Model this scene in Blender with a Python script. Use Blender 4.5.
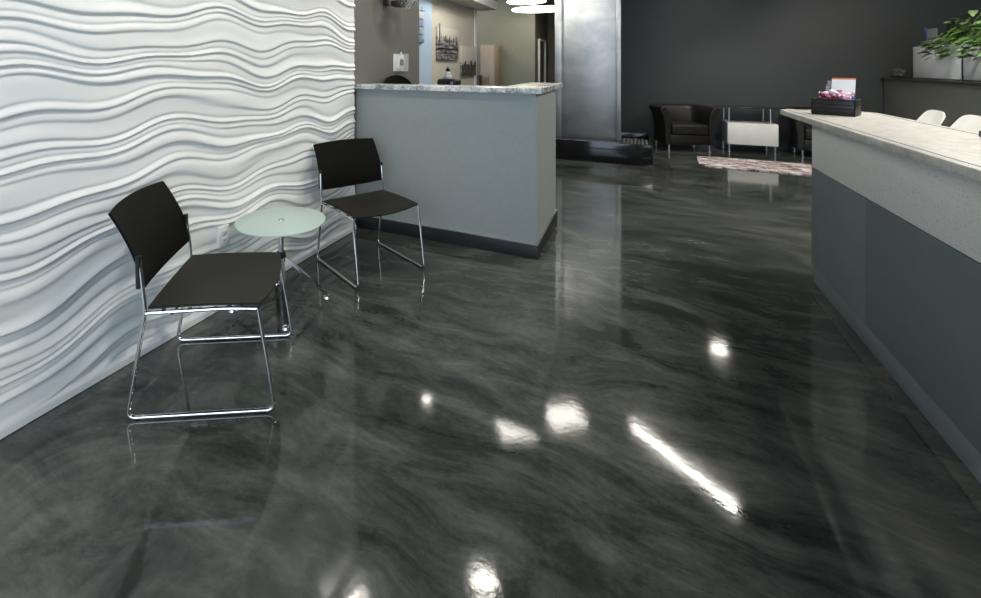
import bpy, bmesh, math, random
import numpy as np
from mathutils import Vector, Matrix
random.seed(7)
for o in list(bpy.data.objects): bpy.data.objects.remove(o)
SC = bpy.context.scene
C = SC.collection
PI = math.pi
R = math.radians

# ------------------------------------------------------------------ camera, world, light, exposure
cam = bpy.data.cameras.new('camera'); co = bpy.data.objects.new('camera', cam); C.objects.link(co)
co.location = (0, 0, 1.4); co.rotation_euler = (R(90), 0, R(27.4))
cam.sensor_fit = 'HORIZONTAL'; cam.sensor_width = 36; cam.lens = 36*468.4/981
cam.shift_x = 98.8/981; cam.shift_y = -234.0/981; cam.clip_start = 0.05; cam.clip_end = 100
SC.camera = co
SC.view_settings.view_transform = 'Standard'; SC.view_settings.look = 'None'
SC.view_settings.gamma = 1; SC.view_settings.use_curve_mapping = False
SC.view_settings.exposure = 0.15

W = bpy.data.worlds.new('daylight'); SC.world = W; W.use_nodes = True
bg = W.node_tree.nodes['Background']; bg.inputs[0].default_value = (0.68, 0.84, 1.0, 1); bg.inputs[1].default_value = 4.2

def light(name, kind, loc, energy, color=(1, 1, 1), rot=(0, 0, 0), **kw):
    l = bpy.data.lights.new(name, kind); l.energy = energy; l.color = color
    o = bpy.data.objects.new(name, l); C.objects.link(o); o.location = loc; o.rotation_euler = rot
    for k, v in kw.items(): setattr(l, k, v)
    return o
WARM = (1.0, 0.95, 0.87)
def aim(o, target):
    d = Vector(target) - o.location
    o.rotation_euler = d.to_track_quat('-Z', 'Y').to_euler()
# daylight enters by the shop window in the front wall (portal)
pl = light('window_portal', 'AREA', (1.2, -2.42, 1.55), 1, rot=(R(90), 0, 0), shape='RECTANGLE', size=6.0, size_y=2.7)
pl.data.cycles.is_portal = True
CEIL = 3.4
LAMP_Z = 3.0

# ------------------------------------------------------------------ materials
def mat(name, col, rough=0.5, metal=0.0, spec=0.5, trans=0.0, emit=None, es=0.0, coat=0.0, ior=1.45, coat_rough=0.05):
    m = bpy.data.materials.new(name); m.use_nodes = True
    b = m.node_tree.nodes['Principled BSDF']
    b.inputs['Base Color'].default_value = (*col, 1); b.inputs['Roughness'].default_value = rough
    b.inputs['Metallic'].default_value = metal; b.inputs['Specular IOR Level'].default_value = spec
    b.inputs['Transmission Weight'].default_value = trans; b.inputs['IOR'].default_value = ior
    b.inputs['Coat Weight'].default_value = coat; b.inputs['Coat Roughness'].default_value = coat_rough
    if emit: b.inputs['Emission Color'].default_value = (*emit, 1); b.inputs['Emission Strength'].default_value = es
    return m
def nt(m): return m.node_tree, m.node_tree.nodes['Principled BSDF']
def node(t, k, **kw):
    n = t.nodes.new(k)
    for a, v in kw.items(): setattr(n, a, v)
    return n
def coords(t, scale=(1, 1, 1), rot=(0, 0, 0)):
    tc = node(t, 'ShaderNodeTexCoord'); mp = node(t, 'ShaderNodeMapping')
    mp.inputs['Scale'].default_value = scale; mp.inputs['Rotation'].default_value = rot
    t.links.new(tc.outputs['Object'], mp.inputs['Vector']); return mp.outputs['Vector']
def noise(t, vec, scale, detail=4, rough=0.5, dist=0.0):
    n = node(t, 'ShaderNodeTexNoise'); n.inputs['Scale'].default_value = scale; n.inputs['Detail'].default_value = detail
    n.inputs['Roughness'].default_value = rough; n.inputs['Distortion'].default_value = dist
    t.links.new(vec, n.inputs['Vector']); return n.outputs['Fac']
def ramp(t, fac, stops):
    r = node(t, 'ShaderNodeValToRGB'); e = r.color_ramp.elements
    while len(e) < len(stops): e.new(0.5)
    for i, (p, c) in enumerate(stops):
        e[i].position = p; e[i].color = (*(c if hasattr(c, '__len__') else (c, c, c)), 1)
    t.links.new(fac, r.inputs[0]); return r.outputs[0]
def bump(t, b, h, strength=0.2, dist=0.01):
    n = node(t, 'ShaderNodeBump'); n.inputs['Strength'].default_value = strength; n.inputs['Distance'].default_value = dist
    t.links.new(h, n.inputs['Height']); t.links.new(n.outputs[0], b.inputs['Normal'])
def mottled(name, c0, c1, scale=6, rough=0.6, bmp=0.0, lo=0.35, hi=0.65, stretch=(1, 1, 1), detail=5, dist=0.0, **kw):
    m = mat(name, c0, rough, **kw); t, b = nt(m)
    f = noise(t, coords(t, stretch), scale, detail, 0.55, dist)
    t.links.new(ramp(t, f, [(lo, c0), (hi, c1)]), b.inputs['Base Color'])
    if bmp: bump(t, b, f, bmp, 0.004)
    return m

M = {}
M['white_panel'] = mottled('white_relief_paint', (0.70, 0.72, 0.71), (0.74, 0.75, 0.73), 3, 0.42)
M['grey_wall'] = mottled('taupe_wall_paint', (0.130, 0.128, 0.108), (0.140, 0.137, 0.116), 40, 0.7, 0.05)
M['char_wall'] = mottled('charcoal_wall_paint', (0.027, 0.030, 0.029), (0.032, 0.035, 0.033), 30, 0.5, 0.05)
M['cream_wall'] = mottled('cream_wall_paint', (0.52, 0.49, 0.41), (0.55, 0.52, 0.44), 20, 0.7, 0.03)
M['daylight_wall'] = mottled('painted_daylight_blue', (0.40, 0.52, 0.66), (0.43, 0.55, 0.68), 20, 0.6, 0.03)  # bluish daylight on the cream wall, put into the colour
M['olive_wall'] = mottled('olive_wall_paint', (0.16, 0.16, 0.125), (0.18, 0.18, 0.14), 20, 0.7, 0.03)
M['white_ceil'] = mottled('white_ceiling_paint', (0.72, 0.72, 0.70), (0.76, 0.76, 0.74), 20, 0.8)
M['black_ceil'] = mottled('black_ceiling_paint', (0.012, 0.012, 0.012), (0.02, 0.02, 0.02), 10, 0.9)
M['counter_paint'] = mottled('blue_grey_paint', (0.27, 0.295, 0.285), (0.285, 0.31, 0.30), 30, 0.5, 0.03)
M['baseboard'] = mottled('dark_vinyl_base', (0.016, 0.017, 0.018), (0.022, 0.023, 0.024), 20, 0.35)
M['chrome'] = mottled('polished_chrome', (0.72, 0.72, 0.72), (0.78, 0.78, 0.78), 10, 0.10, metal=1.0)
M['satin'] = mottled('satin_metal', (0.5, 0.5, 0.5), (0.56, 0.56, 0.56), 20, 0.3, metal=1.0)
M['seat'] = mottled('dark_seat_plastic', (0.014, 0.013, 0.0095), (0.018, 0.017, 0.012), 300, 0.5, 0.25, spec=0.2)
M['back'] = mottled('black_back_plastic', (0.004, 0.004, 0.0035), (0.005, 0.005, 0.004), 300, 0.5, 0.2, spec=0.06)
M['black'] = mottled('black_plastic', (0.008, 0.008, 0.008), (0.013, 0.013, 0.013), 30, 0.35)
M['leather'] = mottled('black_leather', (0.010, 0.010, 0.010), (0.014, 0.0135, 0.013), 60, 0.42, 0.2, spec=0.3)
M['granite_black'] = mottled('black_polished_stone', (0.006, 0.006, 0.007), (0.012, 0.012, 0.013), 40, 0.12)
M['white_lam'] = mottled('white_laminate', (0.66, 0.66, 0.62), (0.69, 0.69, 0.65), 8, 0.35)
M['white_plastic'] = mottled('white_plastic', (0.72, 0.72, 0.70), (0.76, 0.76, 0.74), 8, 0.35)
M['planter'] = mottled('pale_grey_planter', (0.60, 0.63, 0.66), (0.63, 0.66, 0.69), 12, 0.5)
M['desk_blue'] = mottled('slate_laminate', (0.120, 0.150, 0.160), (0.130, 0.160, 0.170), 12, 0.42, 0.02)
M['wood'] = mottled('tan_wood', (0.24, 0.19, 0.14), (0.30, 0.24, 0.18), 6, 0.5, stretch=(6, 6, 0.5))
M['rock'] = mottled('dark_rock', (0.02, 0.02, 0.018), (0.12, 0.12, 0.10), 30, 0.5, 0.5)
M['leaf'] = mottled('pothos_leaf', (0.035, 0.085, 0.018), (0.20, 0.30, 0.12), 14, 0.35, lo=0.42, hi=0.72)
M['stem'] = mottled('green_stem', (0.08, 0.16, 0.03), (0.12, 0.2, 0.05), 14, 0.5)
M['soil'] = mottled('potting_soil', (0.02, 0.014, 0.01), (0.04, 0.03, 0.02), 60, 0.9, 0.5)
M['navy'] = mottled('navy_plastic', (0.005, 0.012, 0.07), (0.008, 0.016, 0.09), 10, 0.3)
M['clear'] = mat('clear_acrylic', (0.75, 0.80, 0.80), 0.06)
M['clear'].node_tree.nodes['Principled BSDF'].inputs['Alpha'].default_value = 0.14
M['paper'] = mottled('white_paper', (0.72, 0.76, 0.78), (0.78, 0.80, 0.80), 10, 0.6)
M['frost'] = mat('frosted_green_glass', (0.86, 1.0, 0.95), 0.30, trans=0.62, ior=1.3)
M['lamp'] = mat('lamp_diffuser', (0.9, 0.9, 0.9), 0.5, emit=(1, 0.95, 0.86), es=30)
M['ring'] = mat('ring_diffuser', (0.9, 0.9, 0.9), 0.5, emit=(1, 0.92, 0.74), es=6)
M['pendant_fill_panel'] = mat('panel_diffuser', (0.9, 0.9, 0.9), 0.5, emit=(1, 0.95, 0.86), es=14)

def granite(name, cols, scale=60, rough=0.2):
    m = mat(name, (0.5, 0.5, 0.5), rough); t, b = nt(m); v = coords(t)
    f = noise(t, v, scale, 6, 0.7); g = noise(t, v, scale*0.12, 3, 0.6, 1.0)
    mx = node(t, 'ShaderNodeMath', operation='ADD'); t.links.new(f, mx.inputs[0]); t.links.new(g, mx.inputs[1])
    h = node(t, 'ShaderNodeMath', operation='MULTIPLY'); t.links.new(mx.outputs[0], h.inputs[0]); h.inputs[1].default_value = 0.5
    t.links.new(ramp(t, h.outputs[0], cols), b.inputs['Base Color']); return m
M['granite'] = granite('grey_granite', [(0.38, (0.12, 0.13, 0.15)), (0.47, (0.38, 0.39, 0.40)), (0.55, (0.66, 0.66, 0.63)), (0.62, (0.75, 0.75, 0.72))], 45, 0.22)
M['solid_top'] = granite('beige_speckled_top', [(0.40, (0.40, 0.40, 0.37)), (0.50, (0.53, 0.525, 0.49)), (0.60, (0.61, 0.605, 0.57))], 120, 0.38)

def speckle_mat():
    m = mat('speckled_pale_laminate', (0.4, 0.42, 0.42), 0.45); t, b = nt(m)
    v = node(t, 'ShaderNodeTexVoronoi'); v.inputs['Scale'].default_value = 70
    t.links.new(coords(t), v.inputs['Vector'])
    t.links.new(ramp(t, v.outputs['Distance'], [(0.12, (0.42, 0.45, 0.46)), (0.3, (0.68, 0.70, 0.70))]), b.inputs['Base Color'])
    return m
M['speckle'] = speckle_mat()

def floor_mat():
    m = mat('stained_polished_concrete', (0.05, 0.05, 0.05), 0.12, spec=0.65); t, b = nt(m)
    v = coords(t)
    wn = node(t, 'ShaderNodeTexNoise'); wn.inputs['Scale'].default_value = 0.75; wn.inputs['Detail'].default_value = 3
    t.links.new(v, wn.inputs['Vector'])
    mixv = node(t, 'ShaderNodeVectorMath', operation='MULTIPLY_ADD')
    mixv.inputs[1].default_value = (0.75, 0.75, 0); t.links.new(wn.outputs['Color'], mixv.inputs[0]); t.links.new(v, mixv.inputs[2])
    mp = node(t, 'ShaderNodeMapping'); mp.inputs['Scale'].default_value = (1.0, 2.8, 1); mp.inputs['Rotation'].default_value = (0, 0, R(-25))
    t.links.new(mixv.outputs[0], mp.inputs['Vector'])
    streak = noise(t, mp.outputs[0], 2.2, 10, 0.72, 0.35)
    big = noise(t, v, 0.55, 3, 0.5, 0.8)
    fine = noise(t, v, 38, 5, 0.7)
    a = node(t, 'ShaderNodeMath', operation='MULTIPLY_ADD'); a.inputs[1].default_value = 0.70; t.links.new(streak, a.inputs[0])
    b2 = node(t, 'ShaderNodeMath', operation='MULTIPLY_ADD'); b2.inputs[1].default_value = 0.38; b2.inputs[2].default_value = -0.09
    t.links.new(big, b2.inputs[0]); t.links.new(b2.outputs[0], a.inputs[2])
    c = node(t, 'ShaderNodeMath', operation='MULTIPLY_ADD'); c.inputs[1].default_value = 0.12; t.links.new(fine, c.inputs[0]); t.links.new(a.outputs[0], c.inputs[2])
    col = ramp(t, c.outputs[0], [(0.36, (0.014, 0.0165, 0.0150)), (0.46, (0.032, 0.037, 0.033)), (0.54, (0.062, 0.068, 0.060)), (0.68, (0.125, 0.130, 0.115))])
    t.links.new(col, b.inputs['Base Color'])
    rr = node(t, 'ShaderNodeMapRange'); rr.inputs[3].default_value = 0.035; rr.inputs[4].default_value = 0.11
    t.links.new(streak, rr.inputs[0]); t.links.new(rr.outputs[0], b.inputs['Roughness'])
    orange = noise(t, v, 55, 2, 0.5); slow = noise(t, v, 7, 2, 0.5)
    s = node(t, 'ShaderNodeMath', operation='MULTIPLY_ADD'); s.inputs[1].default_value = 3.0; t.links.new(slow, s.inputs[0]); t.links.new(orange, s.inputs[2])
    bump(t, b, s.outputs[0], 0.09, 0.0012)
    return m
M['floor'] = floor_mat()

def steel_mat():
    m = mat('brushed_steel', (0.50, 0.53, 0.56), 0.34, metal=1.0); t, b = nt(m)
    f = noise(t, coords(t, (1, 1, 60)), 6, 4, 0.6); g = noise(t, coords(t, (1, 1, 1.6)), 1.6, 3, 0.6, 0.5)
    t.links.new(ramp(t, g, [(0.3, (0.36, 0.38, 0.40)), (0.7, (0.54, 0.55, 0.55))]), b.inputs['Base Color'])
    rr = node(t, 'ShaderNodeMapRange'); rr.inputs[3].default_value = 0.42; rr.inputs[4].default_value = 0.56
    t.links.new(f, rr.inputs[0]); t.links.new(rr.outputs[0], b.inputs['Roughness'])
    bump(t, b, g, 0.15, 0.02); return m
M['steel'] = steel_mat()

def rug_mat():
    m = mat('mottled_hide_rug', (0.4, 0.35, 0.35), 0.9); t, b = nt(m); v = coords(t, (1, 2.2, 1))
    f = noise(t, v, 5, 8, 0.7, 1.2)
    t.links.new(ramp(t, f, [(0.42, (0.06, 0.04, 0.035)), (0.48, (0.28, 0.20, 0.20)), (0.53, (0.52, 0.46, 0.46)), (0.60, (0.74, 0.70, 0.70))]), b.inputs['Base Color'])
    bump(t, b, noise(t, v, 120, 3), 0.5, 0.006); return m
M['rug'] = rug_mat()

def photo_mat(name, horizon, dark):
    # grey-tone generic skyline: vertical streaks over a pale ground, by height in the picture
    m = mat(name, (0.5, 0.5, 0.5), 0.6); t, b = nt(m)
    tc = node(t, 'ShaderNodeTexCoord'); sp = node(t, 'ShaderNodeSeparateXYZ'); t.links.new(tc.outputs['Object'], sp.inputs[0])
    v = coords(t, (1, 9, 2.5)); f = noise(t, v, 2.2, 5, 0.6)
    k = node(t, 'ShaderNodeMath', operation='MULTIPLY_ADD'); k.inputs[1].default_value = 0.45; k.inputs[2].default_value = horizon - 0.22
    t.links.new(f, k.inputs[0])
    d = node(t, 'ShaderNodeMath', operation='SUBTRACT'); t.links.new(k.outputs[0], d.inputs[0]); t.links.new(sp.outputs[2], d.inputs[1])
    sm = node(t, 'ShaderNodeMapRange'); sm.inputs[1].default_value = -0.03; sm.inputs[2].default_value = 0.03; t.links.new(d.outputs[0], sm.inputs[0])
    g = noise(t, coords(t, (1, 1.5, 8)), 3, 5, 0.7)
    ground = ramp(t, g, [(0.4, dark), (0.65, 0.42)])
    mx = node(t, 'ShaderNodeMix', data_type='RGBA'); mx.inputs[6].default_value = (0.56, 0.54, 0.48, 1)
    t.links.new(sm.outputs[0], mx.inputs[0]); t.links.new(ground, mx.inputs[7]); t.links.new(mx.outputs[2], b.inputs['Base Color'])
    return m
M['photo_a'] = photo_mat('grey_print_a', 0.10, 0.012)
M['photo_b'] = photo_mat('grey_print_b', -0.06, 0.03)

# ------------------------------------------------------------------ mesh helpers
def box(bm, x0, x1, y0, y1, z0, z1, bev=0.0, seg=2, mtx=None):
    r = bmesh.ops.create_cube(bm, size=1); vs = r['verts']
    for v in vs:
        v.co = Vector(((x0+x1)/2 + v.co.x*(x1-x0), (y0+y1)/2 + v.co.y*(y1-y0), (z0+z1)/2 + v.co.z*(z1-z0)))
    if bev:
        es = list({e for v in vs for e in v.link_edges})
        r = bmesh.ops.bevel(bm, geom=es, offset=bev, segments=seg, profile=0.5, affect='EDGES')
        vs = list({v for f in r['faces'] for v in f.verts} | {v for v in vs if v.is_valid})
    if mtx: bmesh.ops.transform(bm, matrix=mtx, verts=vs)
    return vs
def fillet(pts, r, n=6):
    pts = [Vector(p) for p in pts]; out = [pts[0]]
    for i in range(1, len(pts)-1):
        a, b, c = pts[i-1], pts[i], pts[i+1]
        u = (a-b); w = (c-b); rr = min(r, u.length*0.45, w.length*0.45)
        p, q = b + u.normalized()*rr, b + w.normalized()*rr
        for k in range(n+1):
            s = k/n; out.append((1-s)**2*p + 2*s*(1-s)*b + s*s*q)
    out.append(pts[-1]); return out
def tube(bm, pts, r, seg=12, closed=False, cap=True):
    pts = [Vector(p) for p in pts]; n = len(pts); rings = []
    def tan(i):
        if closed: return (pts[(i+1) % n]-pts[i-1]).normalized()
        return (pts[min(i+1, n-1)]-pts[max(i-1, 0)]).normalized()
    t = tan(0); ref = Vector((0, 0, 1)) if abs(t.z) < 0.9 else Vector((1, 0, 0))
    nrm = t.cross(ref).normalized()
    for i in range(n):
        t = tan(i); nrm = (nrm - t*nrm.dot(t)).normalized(); bi = t.cross(nrm)
        rad = r[i] if hasattr(r, '__len__') else r
        rings.append([bm.verts.new(pts[i] + rad*(math.cos(2*PI*k/seg)*nrm + math.sin(2*PI*k/seg)*bi)) for k in range(seg)])
    for i in range(n if closed else n-1):
        A, B = rings[i], rings[(i+1) % n]
        for k in range(seg): bm.faces.new((A[k], A[(k+1) % seg], B[(k+1) % seg], B[k]))
    if cap and not closed:
        bm.faces.new(rings[0][::-1]); bm.faces.new(rings[-1])
def lathe(bm, prof, seg=32, center=(0, 0)):
    rings = []
    for (r, z) in prof:
        if r < 1e-5: rings.append([bm.verts.new((center[0], center[1], z))])
        else: rings.append([bm.verts.new((center[0]+r*math.cos(2*PI*k/seg), center[1]+r*math.sin(2*PI*k/seg), z)) for k in range(seg)])
    for a, b in zip(rings, rings[1:]):
        for k in range(seg):
            if len(a) == 1 and len(b) == 1: continue
            if len(a) == 1: bm.faces.new((a[0], b[(k+1) % seg], b[k]))
            elif len(b) == 1: bm.faces.new((a[k], a[(k+1) % seg], b[0]))
            else: bm.faces.new((a[k], a[(k+1) % seg], b[(k+1) % seg], b[k]))
def sheet(bm, fn, nu, nv, th, normal=None):
    """a curved shell: fn(u,v)->point, thickened along fn's normal by th"""
    P = [[Vector(fn(i/nu, j/nv)) for j in range(nv+1)] for i in range(nu+1)]
    top = []; bot = []
    for i in range(nu+1):
        a = []; b = []
        for j in range(nv+1):
            du = P[min(i+1, nu)][j]-P[max(i-1, 0)][j]; dv = P[i][min(j+1, nv)]-P[i][max(j-1, 0)]
            nn = du.cross(dv).normalized()
            a.append(bm.verts.new(P[i][j]+nn*th/2)); b.append(bm.verts.new(P[i][j]-nn*th/2))
        top.append(a); bot.append(b)
    for i in range(nu):
        for j in range(nv):
            bm.faces.new((top[i][j], top[i+1][j], top[i+1][j+1], top[i][j+1]))
            bm.faces.new((bot[i][j], bot[i][j+1], bot[i+1][j+1], bot[i+1][j]))
    for i in range(nu):
        bm.faces.new((top[i][0], bot[i][0], bot[i+1][0], top[i+1][0])); bm.faces.new((top[i][nv], top[i+1][nv], bot[i+1][nv], bot[i][nv]))
    for j in range(nv):
        bm.faces.new((top[0][j], top[0][j+1], bot[0][j+1], bot[0][j])); bm.faces.new((top[nu][j], bot[nu][j], bot[nu][j+1], top[nu][j+1]))
def blob(bm, c, s, sub=2, rough=0.0, mtx=None):
    r = bmesh.ops.create_icosphere(bm, subdivisions=sub, radius=1)
    for v in r['verts']:
        k = 1 + rough*(math.sin(v.co.x*5.1+c[0]*9)+math.cos(v.co.y*6.3+c[1]*7)+math.sin(v.co.z*4.7+v.co.x*3))/3
        p = Vector((v.co.x*s[0]*k, v.co.y*s[1]*k, v.co.z*s[2]*k))
        if mtx: p = mtx @ p
        v.co = p + Vector(c)
    return r['verts']
def prism(bm, poly, z0, z1, bev=0.0):
    a = [bm.verts.new((x, y, z0)) for x, y in poly]; b = [bm.verts.new((x, y, z1)) for x, y in poly]
    n = len(poly); bf = bm.faces.new(a[::-1]); tf = bm.faces.new(b)
    for k in range(n): bm.faces.new((a[k], a[(k+1) % n], b[(k+1) % n], b[k]))
    if bev:
        es = list(tf.edges)+list(bf.edges)
        bmesh.ops.bevel(bm, geom=es, offset=bev, segments=3, profile=0.5, affect='EDGES')
def obj(name, bm, m, parent=None, smooth=35, loc=None):
    bmesh.ops.recalc_face_normals(bm, faces=bm.faces)
    me = bpy.data.meshes.new(name); bm.to_mesh(me); bm.free(); me.materials.append(m)
    if smooth is not None and len(me.polygons):
        me.polygons.foreach_set('use_smooth', [True]*len(me.polygons)); me.set_sharp_from_angle(angle=R(smooth))
    o = bpy.data.objects.new(name, me); C.objects.link(o)
    if parent: o.parent = parent
    if loc: o.location = loc
    return o
def B(): return bmesh.new()
def recenter(o):
    me = o.data; co_ = [v.co for v in me.vertices]
    c = Vector(((min(v.x for v in co_)+max(v.x for v in co_))/2, (min(v.y for v in co_)+max(v.y for v in co_))/2, (min(v.z for v in co_)+max(v.z for v in co_))/2))
    me.transform(Matrix.Translation(-c)); o.location = o.location + c; return o
def tag(o, label, cat, group=None):
    o['label'] = label; o['category'] = cat
    if group: o['group'] = group
    return o
def thing(name, label, cat, loc=(0, 0, 0), rz=0.0, group=None):
    o = bpy.data.objects.new(name, None); C.objects.link(o); o.empty_display_size = 0.05
    o.location = loc; o.rotation_euler = (0, 0, rz); return tag(o, label, cat, group)
def struct(name, bm, m, smooth=None):
    o = obj(name, bm, m, smooth=smooth); o['kind'] = 'structure'; return o
def copy_tree(o, parent=None):
    c = o.copy(); C.objects.link(c)
    if parent: c.parent = parent
    for ch in [q for q in bpy.data.objects if q.parent == o]: copy_tree(ch, c)
    return c
def sbox(name, *a, m): 
    b = B(); box(b, *a); return struct(name, b, m)

# ------------------------------------------------------------------ the room
WL = -2.150          # painted left wall face
sbox('floor', -5.2, 5.7, -2.6, 14.7, -0.1, 0, m=M['floor'])
sbox('ceiling', -5.2, 5.7, -2.6, 14.7, CEIL, CEIL+0.1, m=M['black_ceil'])
sbox('wall_left', -2.95, WL, -2.5, 4.82, 0, CEIL, m=M['grey_wall'])
sbox('wall_left.001', -3.10, -2.95, 4.70, 9.40, 0, CEIL, m=M['cream_wall'])
sbox('added_daylight_jog', -2.95, -2.905, 4.82, 7.01, 0, 2.55, m=M['daylight_wall'])  # shallow jog added to carry the painted daylight patch
sbox('wall_back', -1.20, 5.6, 9.9, 10.05, 0, CEIL, m=M['char_wall'])
sbox('wall_back.001', -5.1, -2.29, 12.5, 14.5, 0, CEIL, m=M['olive_wall'])
sbox('wall_back.002', -2.29, 0.0, 14.5, 14.6, 0, CEIL, m=M['grey_wall'])
sbox('wall_right', 5.5, 5.6, -2.5, 9.9, 0, CEIL, m=M['char_wall'])
sbox('wall_right.001', -1.20, -1.05, 10.05, 14.5, 0, CEIL, m=M['grey_wall'])
sbox('trim_1', -3.6, -2.54, 4.83, 9.72, 2.55, 2.72, m=M['white_ceil'])
sbox('trim_2', -3.10, -2.93, 9.40, 9.52, 0, 2.55, m=M['white_ceil'])
sbox('wall_left.003', -5.1, -5.0, 9.0, 12.5, 0, CEIL, m=M['olive_wall'])
# front wall: a wide shop window behind the camera
b = B()
for a in [(-2.15, -1.8, -2.6, -2.45, 0, CEIL), (4.2, 5.5, -2.6, -2.45, 0, CEIL), (-1.8, 4.2, -2.6, -2.45, 0, 0.2), (-1.8, 4.2, -2.6, -2.45, 2.9, CEIL)]: box(b, *a)
struct('wall_front', b, M['grey_wall'])
b = B()
for x in (-1.8, 0.2, 2.2, 4.15): box(b, x, x+0.05, -2.56, -2.50, 0.2, 2.9)
for z in (0.2, 2.85): box(b, -1.75, 4.15, -2.56, -2.50, z, z+0.05)
struct('window_1', b, M['satin'])
b = B(); box(b, -1.20, 5.5, 9.885, 9.9, 0, 0.10, 0.003); struct('baseboard_back', b, M['baseboard'])
b = B(); box(b, WL, WL+0.012, 3.9, 4.82, 0, 0.10, 0.003); struct('baseboard_left', b, M['baseboard'])

# carved white wave panelling on the left wall
def wave_panel():
    y0, y1, z0, z1 = -2.44, 3.395, 0.004, 2.75
    ys = np.concatenate([np.arange(y0, 0.7, 0.03), np.arange(0.7, y1, 0.0085), [y1]]); zs = np.arange(z0, z1, 0.0042)
    Y, Z = np.meshgrid(ys, zs, indexing='ij')
    S = np.sin
    # slow vertical drift of the crest lines along the wall
    w = 0.034*S(2.3*Y+0.4+1.5*Z) + 0.026*S(6.6*Y+2.2-2.3*Z) + 0.014*S(11.5*Y+0.7+4.1*Z) + 0.008*S(3.3*Y-5.2*Z) - 0.020*(Y-1.5)
    w += 0.07*Z*S(1.3*Y+1.9)*0.6
    u = Z + w
    # uneven spacing: ridges crowd together and spread apart
    ph = u/0.045 + 0.42*S(u*17.0+1.3*Y) + 0.36*S(u*33.0-2.1*Y+1.0) + 0.30*S(u*9.3+2.9*Y+2.0)
    fr = ph - np.floor(ph)
    # rise gently outwards going down, then fold sharply back underneath
    k = 0.27
    prof = np.where(fr < k, 0.5-0.5*np.cos(PI*fr/k), np.cos(PI*0.5*(fr-k)/(1-k))**1.4)
    cell = np.floor(ph)
    amp0 = 0.60+0.40*S(cell*2.4+1.9*Y); amp1 = 0.60+0.40*S((cell+1)*2.4+1.9*Y)
    amp = amp0
    fade = 0.55+0.45*(0.5+0.5*S(cell*1.7+2.3*Y+0.8))
    H = 0.0195*prof*amp*fade + 0.005*(0.5+0.5*S(ph*PI*0.5+3*Y))
    q = np.clip((Z-0.03)/0.035, 0, 1); q = q*q*(3-2*q)
    X = WL + 0.026 + H*q + 0.026*(1-q)
    ny, nz = Y.shape
    vf = np.stack([X, Y, Z], -1).reshape(-1, 3)
    # rear sheet border to close the slab
    idx = np.arange(ny*nz).reshape(ny, nz)
    f = np.stack([idx[:-1, :-1], idx[1:, :-1], idx[1:, 1:], idx[:-1, 1:]], -1).reshape(-1, 4)
    rim = np.concatenate([idx[:, 0], idx[-1, 1:], idx[::-1, -1][1:], idx[0, ::-1][1:-1]])
    back = vf[rim].copy(); back[:, 0] = WL + 0.0015
    n0 = len(vf); m_ = len(rim); j = np.arange(m_)
    side = np.stack([rim[j], n0+j, n0+(j+1) % m_, rim[(j+1) % m_]], -1)
    allv = np.concatenate([vf, back]); allf = np.concatenate([f, side])
    me = bpy.data.meshes.new('wave_wall_panel')
    me.vertices.add(len(allv)); me.vertices.foreach_set('co', allv.astype(np.float32).ravel())
    me.loops.add(allf.size); me.loops.foreach_set('vertex_index', allf.astype(np.int32).ravel())
    me.polygons.add(len(allf)); me.polygons.foreach_set('loop_start', np.arange(0, allf.size, 4, dtype=np.int32))
    me.update(calc_edges=True); me.validate()
    me.polygons.foreach_set('use_smooth', np.ones(len(me.polygons), bool)); me.set_sharp_from_angle(angle=R(70))
    me.materials.append(M['white_panel'])
    o = bpy.data.objects.new('wave_wall_panel', me); C.objects.link(o)
    tag(o, 'white sculpted wall panelling of flowing horizontal wave ridges behind the two chairs', 'wall panel')
wave_panel()

# ------------------------------------------------------------------ left reception counter
rc = thing('reception_counter', 'tall blue grey reception counter with granite top beside the wave wall', 'counter', (-1.4, 3.9, 0))
def L(o): return (o[0]+1.4, o[1]-3.9)
b = B(); p = [(-2.149, 3.48), (-0.629, 3.48), (-0.629, 4.42), (-0.84, 4.42), (-0.84, 3.64), (-2.149, 3.64)]
prism(b, [L(q) for q in p], 0.0, 1.193); obj('body', b, M['counter_paint'], rc)
b = B(); p = [(-2.149, 3.435), (-0.590, 3.435), (-0.590, 4.62), (-0.895, 4.62), (-0.895, 3.71), (-2.149, 3.71)]
prism(b, [L(q) for q in p], 1.193, 1.233, 0.003); obj('countertop', b, M['granite'], rc)
b = B(); p = [(-2.149, 3.466), (-0.615, 3.466), (-0.615, 4.42), (-0.629, 4.42), (-0.629, 3.48), (-2.149, 3.48)]
prism(b, [L(q) for q in p], 0.0, 0.102, 0.003); obj('baseboard', b, M['baseboard'], rc)
b = B(); p = [(-2.149, 3.4655), (-0.6145, 3.4655), (-0.6145, 4.42), (-0.629, 4.42), (-0.629, 3.48), (-2.149, 3.48)]
prism(b, [L(q) for q in p], 0.102, 0.1055); obj('edge_highlight', b, M['satin'], rc)  # bright strip standing in for the highlight along the baseboard's top edge

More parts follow.
